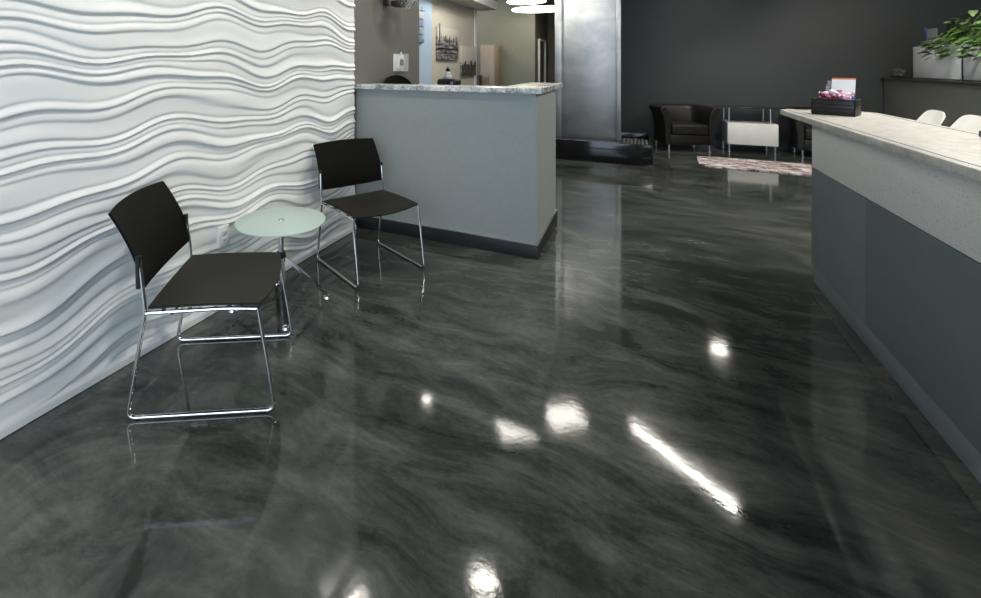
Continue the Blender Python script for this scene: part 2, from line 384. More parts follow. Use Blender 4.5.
# ------------------------------------------------------------------ sled-base chairs
def make_chair(label):
    t = thing('sled_chair', label, 'chair')
    hw = 0.262
    fr = []
    for s in (-1, 1):
        b = B(); y = s*hw
        pts = fillet([(-0.238, y, 0.64), (-0.213, y, 0.425), (-0.282, y, 0.010), (0.292, y, 0.010), (0.222, y, 0.424)], 0.035)
        tube(b, pts, 0.0085, 12)
        o = obj('side_frame', b, M['chrome'], t)
        b = B(); tube(b, fillet([(0.222, y, 0.420), (0.10, y, 0.4265), (-0.08, y, 0.4225), (-0.213, y, 0.419)], 0.05), 0.0075, 10)
        obj('seat_rail', b, M['chrome'], o)
        for x in (-0.24, 0.25):
            b = B(); lathe(b, [(0, 0), (0.008, 0), (0.008, 0.006), (0, 0.006)], 12, (x, y)); obj('glide', b, M['black'], o)
    for x in (-0.12, 0.14):
        b = B(); tube(b, fillet([(x, -hw, 0.418), (x, -hw+0.03, 0.398), (x, hw-0.03, 0.398), (x, hw, 0.418)], 0.02), 0.006, 8); obj('cross_rail', b, M['chrome'], t)
    # seat: dished plate with a forward bowed front edge
    def seat(u, v):
        y = (v*2-1)*(hw-0.006); q = 1-(y/hw)**2
        xf = 0.225+0.040*q; xr = -0.205-0.008*q
        x = xr+(xf-xr)*u
        z = 0.436 - 0.017*q*math.sin(PI*min(1, u*0.95+0.05)) - 0.022*max(0, u-0.78)**2/0.05*q*0.6 + 0.006*math.sin(PI*u)*(1-q)
        return (x, y, z)
    b = B(); sheet(b, seat, 16, 20, 0.009); obj('seat', b, M['seat'], t, 50)
    def back(u, v):
        y = (v*2-1)*(0.268); q = 1-(y/0.268)**2
        zb = 0.502 + 0.010*(1-q); zt = 0.815 + 0.008*q
        z = zb+(zt-zb)*u
        x = -0.222 - 0.13*u**1.6 - 0.035*q*(0.6+0.4*u)
        w = 1.0 - 0.035*u
        return (x, y*w, z)
    b = B(); sheet(b, back, 16, 20, 0.009); bk = obj('backrest', b, M['back'], t, 50)
    for s in (-1, 1):
        b = B(); tube(b, [(-0.237, s*hw, 0.52), (-0.240, s*hw, 0.645)], 0.0115, 12); obj('post_sleeve', b, M['black'], bk)
    for s in (-1, 1):
        for k in range(4):
            b = B(); box(b, -0.15+k*0.1, -0.135+k*0.1, s*hw-0.006, s*hw+0.006, 0.426, 0.434, 0.002); obj('seat_clip', b, M['black'], t)
    return t
ch = make_chair('black sled base chair nearest the camera, standing in front of the glass table')
ch.location = (-1.674, 1.530, 0); ch.rotation_euler.z = R(32.0); ch['group'] = 'black sled base chairs by the wave wall'
c2 = copy_tree(ch); c2.location = (-1.657, 2.852, 0); c2.rotation_euler.z = R(-27.5)
c2['label'] = 'black sled base chair in the corner against the blue grey counter'

# ------------------------------------------------------------------ glass side table
tb = thing('glass_side_table', 'round frosted glass side table on chrome legs between the two chairs', 'table', (-1.835, 2.134, 0))
b = B(); lathe(b, [(0, 0.485), (0.255, 0.485), (0.259, 0.487), (0.259, 0.493), (0.255, 0.495), (0, 0.495)], 72); obj('tabletop', b, M['frost'], tb, 40)
b = B(); tube(b, [(0, 0, 0.27), (0, 0, 0.482)], 0.015, 20); lathe(b, [(0, 0.478), (0.05, 0.478), (0.05, 0.4845), (0, 0.4845)], 28); obj('pole', b, M['chrome'], tb)
b = B(); lathe(b, [(0, 0.4952), (0.019, 0.4952), (0.018, 0.499), (0.010, 0.500), (0, 0.500)], 20); obj('screw_cap', b, M['chrome'], tb)
b = B(); lathe(b, [(0, 0.245), (0.024, 0.25), (0.030, 0.28), (0.024, 0.31), (0, 0.315)], 24); obj('hub', b, M['black'], tb)
for ang, r in ((43.7, 0.27), (-43.7, 0.27), (136.3, 0.27), (223.7, 0.27)):
    c, s = math.cos(R(ang)), math.sin(R(ang))
    b = B(); n = 10; prev = None
    for k in range(n+1):
        q = k/n; rr = 0.012+(r-0.012)*q; z = 0.285-0.262*q; hwid = 0.015-0.004*q; hh = 0.010
        ring = [b.verts.new((c*rr-s*a*hwid, s*rr+c*a*hwid, z+e*hh)) for a, e in ((-1, -1), (1, -1), (1, 1), (-1, 1))]
        if prev:
            for j in range(4): b.faces.new((prev[j], prev[(j+1) % 4], ring[(j+1) % 4], ring[j]))
        else: b.faces.new(ring)
        prev = ring
    b.faces.new(prev); lg = obj('leg', b, M['chrome'], tb)
    b = B(); lathe(b, [(0, 0), (0.022, 0), (0.024, 0.004), (0.020, 0.014), (0.008, 0.017), (0, 0.017)], 20, (c*r, s*r)); obj('foot_glide', b, M['chrome'], lg)

# wall outlet
t = thing('wall_outlet', 'white double socket plate set low in the white wave wall', 'outlet', (WL+0.046, 1.955, 0.412))
b = B(); box(b, -0.035, 0.004, -0.038, 0.038, -0.060, 0.060, 0.003); obj('plate', b, M['white_plastic'], t)
for z in (-0.022, 0.022):
    b = B(); box(b, 0.003, 0.007, -0.017, 0.017, z-0.015, z+0.015, 0.003); so = obj('socket', b, M['paper'], t)
    b = B(); box(b, 0.0065, 0.0075, -0.008, -0.005, z-0.005, z+0.007); box(b, 0.0065, 0.0075, 0.005, 0.008, z-0.005, z+0.007); obj('slot', b, M['black'], so)

# ------------------------------------------------------------------ right reception desk
dk = thing('reception_desk', 'long reception desk with beige speckled top and slate lower front', 'desk', (1.2, 2.0, 0))
DX, DY = 1.2, 2.0
def db(name, x0, x1, y0, y1, z0, z1, m, bev=0.002, parent=None):
    b = B(); box(b, x0-DX, x1-DX, y0-DY, y1-DY, z0, z1, bev); return obj(name, b, m, parent or dk)
db('front_panel', 1.022, 1.045, 3.163, 3.96, 0.105, 0.735, M['desk_blue'])
db('front_panel', 1.022, 1.045, -1.2, 3.157, 0.105, 0.735, M['desk_blue'])
db('kick_plate', 1.026, 1.05, -1.2, 3.93, 0, 0.102, M['desk_blue'])
db('upper_fascia', 1.024, 1.045, -1.2, 3.96, 0.738, 1.04, M['speckle'])
db('carcass', 1.047, 1.30, -1.2, 3.90, 0, 1.04, M['desk_blue'], 0)
db('end_panel', 1.047, 1.32, 3.90, 3.95, 0, 1.04, M['speckle'], 0.002)
db('work_surface', 1.30, 1.95, -1.2, 3.90, 0.72, 0.75, M['solid_top'], 0.004)
db('leg_panel', 1.30, 1.90, 3.86, 3.895, 0, 0.72, M['desk_blue'])
def rrect(x0, x1, y0, y1, r, n=8):
    out = []
    for cx_, cy_, a0 in ((x1-r, y1-r, 0), (x0+r, y1-r, 90), (x0+r, y0+r, 180), (x1-r, y0+r, 270)):
        for k in range(n+1):
            a = R(a0+90*k/n); out.append((cx_+r*math.cos(a)-DX, cy_+r*math.sin(a)-DY))
    return out
b = B(); prism(b, rrect(0.945, 1.465, -1.25, 4.42, 0.07), 1.0405, 1.074, 0.012); tp = obj('desktop', b, M['solid_top'], dk, 50)
b = B(); lp = rrect(0.982, 1.43, -1.2, 4.34, 0.045); tube(b, [(x, y, 1.0735) for x, y in lp], 0.0024, 6, closed=True); obj('inlay_line', b, M['black'], tp)

# black basket of sweets with a leaflet holder
bk = thing('desk_basket', 'black rectangular basket of sweets on the far end of the desk', 'basket', (1.17, 4.06, 1.0745), R(-28))
b = B()
w_, d_, h_ = 0.105, 0.075, 0.105
box(b, -w_, w_, -d_, d_, 0, 0.01, 0.002)
for a in [(-w_, w_, -d_, -d_+0.008, 0.0, h_), (-w_, w_, d_-0.008, d_, 0.0, h_), (-w_, -w_+0.008, -d_, d_, 0.0, h_), (w_-0.008, w_, -d_, d_, 0.0, h_)]: box(b, *a, 0.002)
obj('body', b, M['black'], bk)
b = B()
for z in (0.02, 0.045, 0.07, 0.1):
    tube(b, [(-w_-0.001, -d_-0.001, z), (w_+0.001, -d_-0.001, z), (w_+0.001, d_+0.001, z), (-w_-0.001, d_+0.001, z)], 0.0035, 6, closed=True)
obj('woven_band', b, M['leather'], bk)
hd = thing('leaflet_holder', 'clear acrylic holder with a white and blue leaflet standing in the black basket', 'holder', (1.175, 4.072, 1.0865), R(-28))
rotm = Matrix.Translation((0.022, 0.006, 0)) @ Matrix.Rotation(R(-12), 4, 'X')
b = B(); box(b, -0.075, 0.045, 0.000, 0.004, 0, 0.215, 0.001, mtx=rotm); box(b, -0.075, -0.071, -0.03, 0.003, 0, 0.18, 0.001, mtx=rotm); box(b, -0.075, 0.045, -0.032, -0.028, 0, 0.08, 0.001, mtx=rotm); box(b, -0.075, 0.045, -0.03, 0.003, 0, 0.004, 0.001, mtx=rotm)
obj('holder_shell', b, M['clear'], hd)
lf = thing('leaflet', 'white leaflet with orange top strip and blue lower part in the acrylic holder', 'leaflet', (1.175, 4.072, 1.0865), R(-28))
b = B(); box(b, -0.052, 0.062, -0.006, -0.003, 0.085, 0.232, 0, mtx=rotm); obj('page', b, M['paper'], lf)
b = B(); box(b, -0.052, 0.062, -0.007, -0.0055, 0.222, 0.232, 0, mtx=rotm); obj('orange_strip', b, mottled('orange_ink', (0.60, 0.16, 0.06), (0.65, 0.2, 0.08), 9), lf)
b = B(); box(b, -0.052, 0.062, -0.007, -0.0055, 0.085, 0.128, 0, mtx=rotm); obj('blue_band', b, mottled('blue_ink', (0.08, 0.12, 0.36), (0.14, 0.2, 0.45), 40), lf)
b = B(); box(b, -0.040, 0.0, -0.0075, -0.0068, 0.125, 0.15, 0, mtx=rotm); obj('grey_picture', b, mottled('grey_ink', (0.18, 0.2, 0.18), (0.3, 0.3, 0.28), 60), lf)
cm = [mottled('pink_wrapper', (0.75, 0.20, 0.42), (0.85, 0.45, 0.62), 60, 0.3), mottled('white_wrapper', (0.75, 0.72, 0.75), (0.8, 0.65, 0.75), 60, 0.3), mottled('dark_red_wrapper', (0.13, 0.004, 0.02), (0.25, 0.01, 0.04), 60, 0.3)]
cn = ['pink', 'white', 'dark red']
protos = []
for k in range(3):
    b = B(); blob(b, (0, 0, 0), (0.017, 0.010, 0.009), 2)
    for s in (-1, 1):
        lathe_b = [(0.003, 0), (0.010, 0.012)]
        vs0 = len(b.verts)
        r_ = bmesh.ops.create_cone(b, segments=8, radius1=0.003, radius2=0.011, depth=0.014, cap_ends=True)
        bmesh.ops.transform(b, matrix=Matrix.Translation((s*0.021, 0, 0)) @ Matrix.Rotation(s*PI/2, 4, 'Y'), verts=r_['verts'])
    protos.append((b, k))
pm = []
for b, k in protos:
    me = bpy.data.meshes.new('wrapped_sweet'); bmesh.ops.recalc_face_normals(b, faces=b.faces); b.to_mesh(me); b.free(); me.materials.append(cm[k])
    me.polygons.foreach_set('use_smooth', [True]*len(me.polygons)); pm.append(me)
rz = Matrix.Rotation(R(-28), 4, 'Z')
cnt = 0
for layer, (zz, nx, ny) in enumerate([(0.088, 5, 2), (0.118, 6, 2), (0.142, 5, 1)]):
    for i in range(nx):
        for j in range(ny):
            k = random.choice([0, 1, 2, 0, 1]) ; x = -0.066+0.135*(i+0.5)/nx+0.006*layer; y = -0.042 + 0.040*j
            o = bpy.data.objects.new('wrapped_sweet', pm[k]); C.objects.link(o)
            o.location = Vector((1.17, 4.06, 1.0745)) + (rz @ Vector((x, y, zz+random.uniform(-0.002, 0.004))))
            o.scale = (1.15,)*3; o.rotation_euler = (random.uniform(-0.6, 0.6), random.uniform(-0.7, 0.7), random.uniform(0, 3))
            tag(o, 'small %s wrapped sweet in the black basket on the desk' % cn[k], 'sweet', '%s wrapped sweets in the black basket' % cn[k])

# dark phone at the right picture edge
t = thing('desk_phone', 'black desk phone on the desktop at the right picture edge', 'phone', (1.425, 3.02, 1.0745), R(10))
b = B(); box(b, -0.03, 0.03, -0.09, 0.09, 0, 0.03, 0.006); obj('base', b, M['black'], t)
b = B(); box(b, -0.028, 0.022, -0.085, 0.085, 0.031, 0.06, 0.012); obj('handset', b, M['leather'], t)

# ------------------------------------------------------------------ white task chairs behind the desk
def shell_chair(label, loc, rz, group):
    t = thing('white_shell_chair', label, 'chair', loc, rz, group)
    # local: front is +x
    def fn(u, v):
        y = (v*2-1)
        if u < 0.45:
            s = u/0.45; x = 0.22-0.40*s; z = 0.46-0.03*math.sin(PI*s); hw = 0.215
            return (x, y*hw, z+0.03*y*y)
        s = (u-0.45)/0.55
        x = -0.18-0.10*s-0.08*math.sin(PI*s*0.5)*s; z = 0.46+0.02+0.46*s-0.02*(1-s)
        hw = 0.215-0.035*s**4
        return (x+0.045*y*y*(1-0.4*s), y*hw, z-0.045*s**3*y**4)
    b = B(); sheet(b, fn, 26, 14, 0.014); obj('shell', b, M['white_plastic'], t, 60)
    b = B(); tube(b, [(0, 0, 0.10), (0, 0, 0.43)], 0.022, 16); lathe(b, [(0, 0.40), (0.09, 0.405), (0.09, 0.415), (0, 0.42)], 20); obj('pedestal', b, M['chrome'], t)
    for k in range(5):
        a = 2*PI*k/5; c, s = math.cos(a), math.sin(a)
        b = B(); tube(b, [(0, 0, 0.10), (0.27*c, 0.27*s, 0.065)], [0.02, 0.012], 8); lg = obj('base_arm', b, M['chrome'], t)
        b = B(); tube(b, [(0.27*c-0.02*s, 0.27*s+0.02*c, 0.025), (0.27*c+0.02*s, 0.27*s-0.02*c, 0.025)], 0.025, 14); obj('caster', b, M['black'], lg)
    return t
G = 'white chairs behind the reception desk'
shell_chair('white shell chair behind the desk, nearer the charcoal wall', (2.36, 6.73, 0), R(180), G)
shell_chair('white shell chair behind the desk, cut by the right picture edge', (2.23, 5.83, 0), R(180), G).scale = (1, 1, 1.03)

# ------------------------------------------------------------------ low cabinet with planters along the right
t = thing('storage_cabinet', 'long olive grey storage cabinet carrying the planters against charcoal wall', 'cabinet', (3.6, 7.5, 0))
b = B(); box(b, -0.2, 0.25, -2.5, 2.37, 0, 1.18, 0.002); obj('body', b, mottled('olive_grey_paint', (0.13, 0.138, 0.122), (0.14, 0.148, 0.13), 12, 0.55), t)
b = B(); box(b, -0.235, 0.27, -2.52, 2.37, 1.18, 1.207, 0.004); obj('top', b, mottled('dark_grey_laminate', (0.05, 0.054, 0.052), (0.06, 0.064, 0.062), 12, 0.35), t)
def planter(label, y0, y1, h):
    t = thing('planter_box', label, 'planter', (3.60, (y0+y1)/2, 1.2075), 0, 'pale planters on the storage cabinet')
    hy = (y1-y0)/2; b = B(); th = 0.015
    box(b, -0.16, 0.16, -hy, hy, 0, 0.02, 0.002)
    for a in [(-0.16, -0.16+th, -hy, hy, 0, h), (0.16-th, 0.16, -hy, hy, 0, h), (-0.16, 0.16, -hy, -hy+th, 0, h), (-0.16, 0.16, hy-th, hy, 0, h)]: box(b, *a, 0.003)
    obj('box', b, M['planter'], t)
    b = B(); box(b, -0.144, 0.144, -hy+0.016, hy-0.016, 0.02, h-0.025); obj('soil', b, M['soil'], t)
planter('pale grey planter box with acrylic sign holder, against the charcoal wall', 8.03, 9.13, 0.445)
planter('pale grey planter box at the right picture edge, slightly lower', 6.90, 8.00, 0.40)
def leaf(bm, base, direction, up, size):
    d = direction.normalized(); s = d.cross(up).normalized(); n = s.cross(d)
    out = [(0, 0), (-0.08, 0.28), (0.12, 0.46), (0.45, 0.44), (0.78, 0.22), (1.05, 0)]
    mid = [base + d*size*x - n*size*(0.25*x*x) for x in (0, 0.15, 0.35, 0.6, 0.8, 1.05)]
    mv = [bm.verts.new(p) for p in mid]
    for sg in (-1, 1):
        pv = []
        for (x, w) in out[1:-1]:
            pv.append(bm.verts.new(base + d*size*x + s*sg*size*w + n*size*(0.10*w - 0.25*max(x, 0)**2)))
        chain = [mv[0]]+pv+[mv[5]]
        for k in range(5):
            q = [mv[k], mv[k+1], chain[k+1], chain[k]]
            q = list(dict.fromkeys(q))
            if len(q) >= 3:
                try: bm.faces.new(q if sg > 0 else q[::-1])
                except ValueError: pass
def pothos(label, y, z, n=120, spread=0.42, seed=1):
    rnd = random.Random(seed)
    t = thing('pothos_plant', label, 'plant', (3.56, y, z), 0, 'leafy plants in the planter boxes')
    bl = B(); bs = B()
    for k in range(n):
        a = rnd.uniform(0, 2*PI); rr = spread*math.sqrt(rnd.random()); trailing = rnd.random() < 0.25
        top = Vector((rr*0.55*math.cos(a), rr*math.sin(a), rnd.uniform(0.03, 0.40)*(1-0.45*rr/spread)+0.03))
        if trailing: top = Vector((-0.235-0.06*rnd.random(), spread*rnd.uniform(-0.8, 0.8), rnd.uniform(-0.14, 0.10)))
        root = Vector((rnd.uniform(-0.08, 0.05), top.y*0.5, 0))
        mid = (root+top)/2 + Vector((0, 0, 0.10 if not trailing else 0.18))
        if k % 2 == 0: tube(bs, fillet([root, mid, top], 0.15, 4), 0.0025, 5)
        out = Vector((top.x-root.x-0.08, top.y-root.y, rnd.uniform(-0.12, 0.06)))
        out += Vector((rnd.uniform(-.1, .05), rnd.uniform(-.1, .1), 0))
        up = Vector((rnd.uniform(-0.7, 0.1), rnd.uniform(-.4, .4), 1)).normalized()
        leaf(bl, top, out, up, rnd.uniform(0.07, 0.12))
    obj('foliage', bl, M['leaf'], t, 60); obj('stems', bs, M['stem'], t)
pothos('leafy green trailing plant spilling over the front of the first planter', 8.12, 1.645, 150, 0.30, 3)
pothos('leafy green plant in the planter at the right picture edge', 7.45, 1.62, 150, 0.34, 5)
t = thing('sign_holder', 'clear acrylic sign holder with a navy edge standing on pale planter', 'sign holder', (3.5, 8.93, 1.6330))
b = B(); box(b, -0.004, 0.004, -0.24, 0.0, 0, 0.25, 0.001); obj('clear_sheet', b, M['clear'], t)
b = B(); box(b, -0.012, 0.012, 0.0, 0.035, 0, 0.27, 0.002); obj('navy_edge', b, M['navy'], t)
b = B()
for dx, dy, dz, s in ((0, 0, 0.035, 0.055), (0.02, 0.09, 0.030, 0.05), (-0.02, -0.09, 0.028, 0.045), (0, 0.03, 0.08, 0.045), (0.02, -0.05, 0.06, 0.04)):
    blob(b, (dx*1.2, dy*1.3, dz*1.25), (s*1.0, s*1.6, s*0.8), 3, 0.3)
o = obj('decorative_rock', b, M['rock'], loc=(3.47, 9.60, 1.222)); tag(o, 'small dark rugged ornamental stone at the far end of the cabinet top', 'ornament')

# ------------------------------------------------------------------ steel water feature
t = thing('water_feature', 'tall brushed steel water wall standing in a low black stone basin', 'water feature', (-0.6, 7.9, 0))
TX, TY = -0.6, 7.9
def tb_(name, x0, x1, y0, y1, z0, z1, m, bev=0.003):
    b = B(); box(b, x0-TX, x1-TX, y0-TY, y1-TY, z0, z1, bev); return obj(name, b, m, t)
b = B()
for a in [(-1.62, 0.222, 7.34, 7.37, 0, 0.295), (-1.62, 0.222, 8.60, 8.63, 0, 0.295), (-1.62, -1.59, 7.37, 8.60, 0, 0.295), (0.192, 0.222, 7.37, 8.60, 0, 0.295), (-1.59, 0.192, 7.37, 8.60, 0, 0.20)]:
    box(b, a[0]-TX, a[1]-TX, a[2]-TY, a[3]-TY, a[4], a[5], 0.002)
obj('basin', b, M['granite_black'], t)
tb_('basin_rim', -1.62, -0.19, 7.352, 7.366, 0.2955, 0.299, M['satin'], 0.001)
tb_('steel_sheet', -1.06, -0.25, 8.12, 8.16, 0.20, CEIL-0.02, M['steel'])
tb_('side_post', -1.165, -1.06, 8.08, 8.22, 0.20, CEIL-0.02, M['steel'])
tb_('side_post', -0.25, -0.187, 8.08, 8.22, 0.20, CEIL-0.02, M['steel'])
tb_('core', -1.14, -0.20, 8.17, 8.50, 0.20, CEIL-0.02, M['black'])
tb_('water', -1.588, 0.190, 7.372, 8.07, 0.2005, 0.235, mat('still_water', (0.02, 0.03, 0.03), 0.05))
rp = B(); blob(rp, (0, 0, 0), (0.055, 0.042, 0.028), 2, 0.3)
me = bpy.data.meshes.new('river_stone'); rp.to_mesh(me); rp.free(); me.materials.append(M['rock']); me.polygons.foreach_set('use_smooth', [True]*len(me.polygons))
for i in range(7):
    for j in range(5):
        o = bpy.data.objects.new('river_stone', me); C.objects.link(o)
        o.location = (-0.135+0.29*i/6, 7.45+0.135*j+0.06*(i % 2), 0.263); o.rotation_euler = (0, 0, random.uniform(0, 6)); o.scale = (random.uniform(.40, .5),)*2+(0.7,)
        tag(o, 'small dark river stone lying in the right end of the black basin', 'stone', 'river stones in the black basin')

# ------------------------------------------------------------------ lounge: armchairs, white table, rug
def armchair(label, loc, rz):
    t = thing('lounge_armchair', label, 'armchair', loc, rz, 'black leather armchairs along the charcoal wall')
    # local: front is -y. width .80, depth .72
    # wrap-around shell: arms and back in one U, leaning outwards
    path = []
    W2, D0, D1 = 0.33, -0.30, 0.30
    path += [(-W2, D0), (-W2, 0.0), (-W2, 0.16)]
    path += [(-W2+0.14*(1-math.cos(R(a))), 0.16+0.14*math.sin(R(a))) for a in (30, 60, 90)]
    path += [(0, D1)]
    path += [(W2-0.14*(1-math.cos(R(a))), 0.16+0.14*math.sin(R(a))) for a in (90, 60, 30)]
    path += [(W2, 0.16), (W2, 0.0), (W2, D0)]
    n = len(path)
    prof = [(-0.045, 0.11), (0.035, 0.11), (0.040, 0.40), (0.070, 0.58), (0.115, 0.66), (0.105, 0.705), (0.06, 0.72), (0.015, 0.70), (-0.035, 0.60), (-0.05, 0.42)]
    b = B(); rings = []
    for i, (x, y) in enumerate(path):
        a = Vector(path[max(0, i-1)]); c = Vector(path[min(n-1, i+1)]); d = (c-a).normalized(); nr = Vector((-d.y, d.x))   # outward
        if nr.dot(Vector((x, y))) < 0: nr = -nr
        rings.append([b.verts.new((x+nr.x*o_, y+nr.y*o_, z)) for o_, z in prof])
    m_ = len(prof)
    for i in range(n-1):
        for k in range(m_): b.faces.new((rings[i][k], rings[i][(k+1) % m_], rings[i+1][(k+1) % m_], rings[i+1][k]))
    b.faces.new(rings[0]); b.faces.new(rings[-1][::-1])
    o = obj('arm_and_back_shell', b, M['leather'], t, 50)
    md = o.modifiers.new('round', 'BEVEL'); md.width = 0.012; md.segments = 2; md.limit_method = 'ANGLE'; md.angle_limit = R(50)
    b = B(); box(b, -0.275, 0.275, -0.315, 0.24, 0.27, 0.44, 0.035, 4); obj('seat_cushion', b, M['leather'], t, 50)
    b = B(); box(b, -0.285, 0.285, -0.29, 0.25, 0.11, 0.268, 0.012, 2); obj('base', b, M['leather'], t)
    for x in (-0.30, 0.30):
        for y in (-0.27, 0.26):
            b = B(); lathe(b, [(0, 0.0), (0.026, 0.0), (0.026, 0.008), (0.016, 0.012), (0.016, 0.112), (0, 0.112)], 16, (x, y)); obj('leg', b, M['satin'], t)
armchair('black leather armchair standing between the steel water feature and white table', (0.70, 9.18, 0), R(18))
armchair('black leather armchair half hidden behind the desk end, right of the white table', (2.58, 9.44, 0), R(-3))
t = thing('white_cabinet_table', 'low white box table with a raised dark glass shelf between armchairs', 'table', (1.65, 9.46, 0), R(2))
b = B(); box(b, -0.325, 0.325, -0.26, 0.26, 0.13, 0.47, 0.003); obj('box', b, M['white_lam'], t)
b = B(); box(b, -0.45, 0.44, -0.24, 0.24, 0.712, 0.722, 0.002); obj('glass_shelf', b, mat('smoked_glass', (0.01, 0.012, 0.012), 0.05), t)
for x, y in ((-0.30, -0.2), (0.24, -0.2), (-0.30, 0.2), (0.24, 0.2)):
    b = B(); lathe(b, [(0, 0.47), (0.016, 0.47), (0.016, 0.704), (0.024, 0.706), (0.024, 0.712), (0, 0.712)], 14, (x, y)); obj('post', b, M['satin'], t)
for x, y in ((-0.30, -0.23), (0.29, -0.23), (-0.30, 0.23), (0.29, 0.23)):
    b = B(); lathe(b, [(0, 0), (0.026, 0), (0.026, 0.008), (0.015, 0.012), (0.015, 0.13), (0, 0.13)], 14, (x, y)); obj('leg', b, M['satin'], t)
b = B(); pts = []
for k in range(48):
    a = 2*PI*k/48
    pts.append((0.86*math.copysign(abs(math.cos(a))**0.28, math.cos(a))+0.012*math.sin(7*a), 0.415*math.copysign(abs(math.sin(a))**0.28, math.sin(a))+0.008*math.sin(11*a)))
prism(b, pts, 0.0005, 0.014, 0.003); o = obj('patterned_rug', b, M['rug'], loc=(1.68, 8.11, 0), smooth=40)
tag(o, 'pinkish grey mottled rug lying on the dark floor before the armchairs', 'rug')

# ------------------------------------------------------------------ things on and behind the left counter
# thermostat in its clear guard on the taupe wall
t = thing('thermostat', 'white thermostat under a clear guard on the taupe wall', 'thermostat', (WL, 4.30, 1.425))
b = B(); box(b, 0.001, 0.006, -0.12, 0.12, -0.085, 0.085, 0.001); obj('back_plate', b, M['white_plastic'], t)
b = B(); box(b, 0.006, 0.036, -0.06, 0.07, -0.055, 0.055, 0.006); th = obj('body', b, M['white_plastic'], t)
b = B(); box(b, 0.0355, 0.038, -0.042, 0.046, -0.032, 0.032, 0.001); obj('screen', b, mottled('grey_screen', (0.05, 0.06, 0.055), (0.07, 0.08, 0.075), 10, 0.2), th)
b = B(); box(b, 0.006, 0.055, -0.125, -0.121, -0.09, 0.09); box(b, 0.006, 0.055, 0.121, 0.125, -0.09, 0.09); box(b, 0.006, 0.055, -0.125, 0.125, 0.087, 0.091); box(b, 0.006, 0.055, -0.125, 0.125, -0.091, -0.087); box(b, 0.052, 0.055, -0.125, 0.125, -0.09, 0.09)
obj('clear_guard', b, M['clear'], t)
b = B(); tube(b, [(0.03, 0, 0.091), (0.03, 0, 0.105)], 0.012, 12); obj('lock', b, M['chrome'], t)

# wall fan (only its lower edge shows)
t = thing('wall_fan', 'black wall fan with wire cage, cut by the top picture edge', 'fan', (WL, 4.02, 2.14))
b = B(); box(b, 0.001, 0.02, -0.06, 0.06, -0.16, 0.02, 0.004); tube(b, fillet([(0.01, 0, -0.08), (0.12, 0, -0.10), (0.16, 0, -0.03)], 0.05), 0.016, 10); obj('bracket', b, M['black'], t)
b = B(); tube(b, [(0.08, 0, 0), (0.20, 0, 0)], [0.055, 0.07], 20); obj('motor', b, M['black'], t)
b = B(); box(b, 0.10, 0.20, -0.09, 0.05, -0.185, -0.13, 0.012); obj('control_box', b, M['black'], t)
b = B()
for k in range(2): blob(b, (0.201, -0.05+0.06*k, -0.157), (0.012, 0.014, 0.014), 2)
obj('knob', b, M['chrome'], t)
b = B()
for r_, x in ((0.205, 0.215), (0.205, 0.245), (0.14, 0.275), (0.07, 0.285)):
    tube(b, [(x, r_*math.cos(a*PI/24), r_*math.sin(a*PI/24)) for a in range(48)], 0.0035, 6, closed=True)
for k in range(28):
    a = 2*PI*k/28; c, s = math.cos(a), math.sin(a)
    tube(b, [(0.285, 0.03*c, 0.03*s), (0.275, 0.14*c, 0.14*s), (0.245, 0.205*c, 0.205*s), (0.215, 0.205*c, 0.205*s), (0.17, 0.06*c, 0.06*s)], 0.0016, 5)
obj('wire_cage', b, M['satin'], t)
for k in range(3):
    a0 = 2*PI*k/3
    def bl(u, v, a0=a0):
        r_ = 0.03+0.15*u; a = a0+(v-0.5)*(0.9-0.2*u); return (0.225+0.018*(v-0.5)*2, r_*math.cos(a), r_*math.sin(a))
    b = B(); sheet(b, bl, 5, 5, 0.002); obj('blade', b, M['black'], t)

# canvas prints and leaflet rack on the cream wall
def canvas(label, yc, zc, w, h, m):
    t = thing('canvas_print', label, 'picture', (-2.949, yc, zc), 0, 'black and white canvas prints on the cream wall')
    b = B(); box(b, 0, 0.035, -w/2, w/2, -h/2, h/2, 0.002); cv = obj('canvas', b, m, t)
    if 'bridge' in label or m is M['photo_a']:
        b = B()
        for y, wd, hh in ((-0.42, 0.05, 0.5), (-0.12, 0.03, 0.24), (0.06, 0.035, 0.20), (0.24, 0.03, 0.22), (0.40, 0.04, 0.26)): box(b, 0.0352, 0.0362, y-wd/2, y+wd/2, -0.04, -0.04+hh*0.75)
        box(b, 0.0352, 0.0362, -w/2+0.01, w/2-0.01, -0.10, -0.07); box(b, 0.0352, 0.0362, -w/2+0.01, w/2-0.01, -0.17, -0.155)
        obj('dark_figures', b, M['black'], cv)
    else:
        b = B(); rn = random.Random(4); y = -w/2+0.01
        while y < w/2-0.08:
            ww = rn.uniform(0.04, 0.09); box(b, 0.0352, 0.0362, y, y+ww, -h/2+0.10, -h/2+rn.uniform(0.2, 0.32)); y += ww+0.01
        obj('dark_skyline', b, mottled('sooty_ink', (0.02, 0.02, 0.02), (0.10, 0.10, 0.09), 9), cv)
        b = B(); box(b, 0.0352, 0.0364, -w/2+0.005, w/2-0.005, -h/2+0.01, -h/2+0.095); obj('dark_water', b, M['rock'], cv)
canvas('black and white canvas print with dark upright shapes, nearer the taupe wall', 7.80, 1.765, 1.04, 0.56, M['photo_a'])
canvas('paler black and white canvas print of a low skyline, lower and farther right', 8.97, 1.475, 0.92, 0.58, M['photo_b'])
t = thing('leaflet_rack', 'narrow wire rack of blue leaflets hung beside the taupe wall', 'rack', (-2.904, 6.48, 1.99))
b = B()
for y in (-0.13, 0.13): tube(b, [(0.004, y, -0.27), (0.004, y, 0.30)], 0.004, 6)
tube(b, [(0.004, -0.15, 0.24), (0.004, 0.15, 0.24)], 0.005, 6); tube(b, [(0.004, 0.13, 0.24), (0.06, 0.13, 0.24)], 0.004, 6)
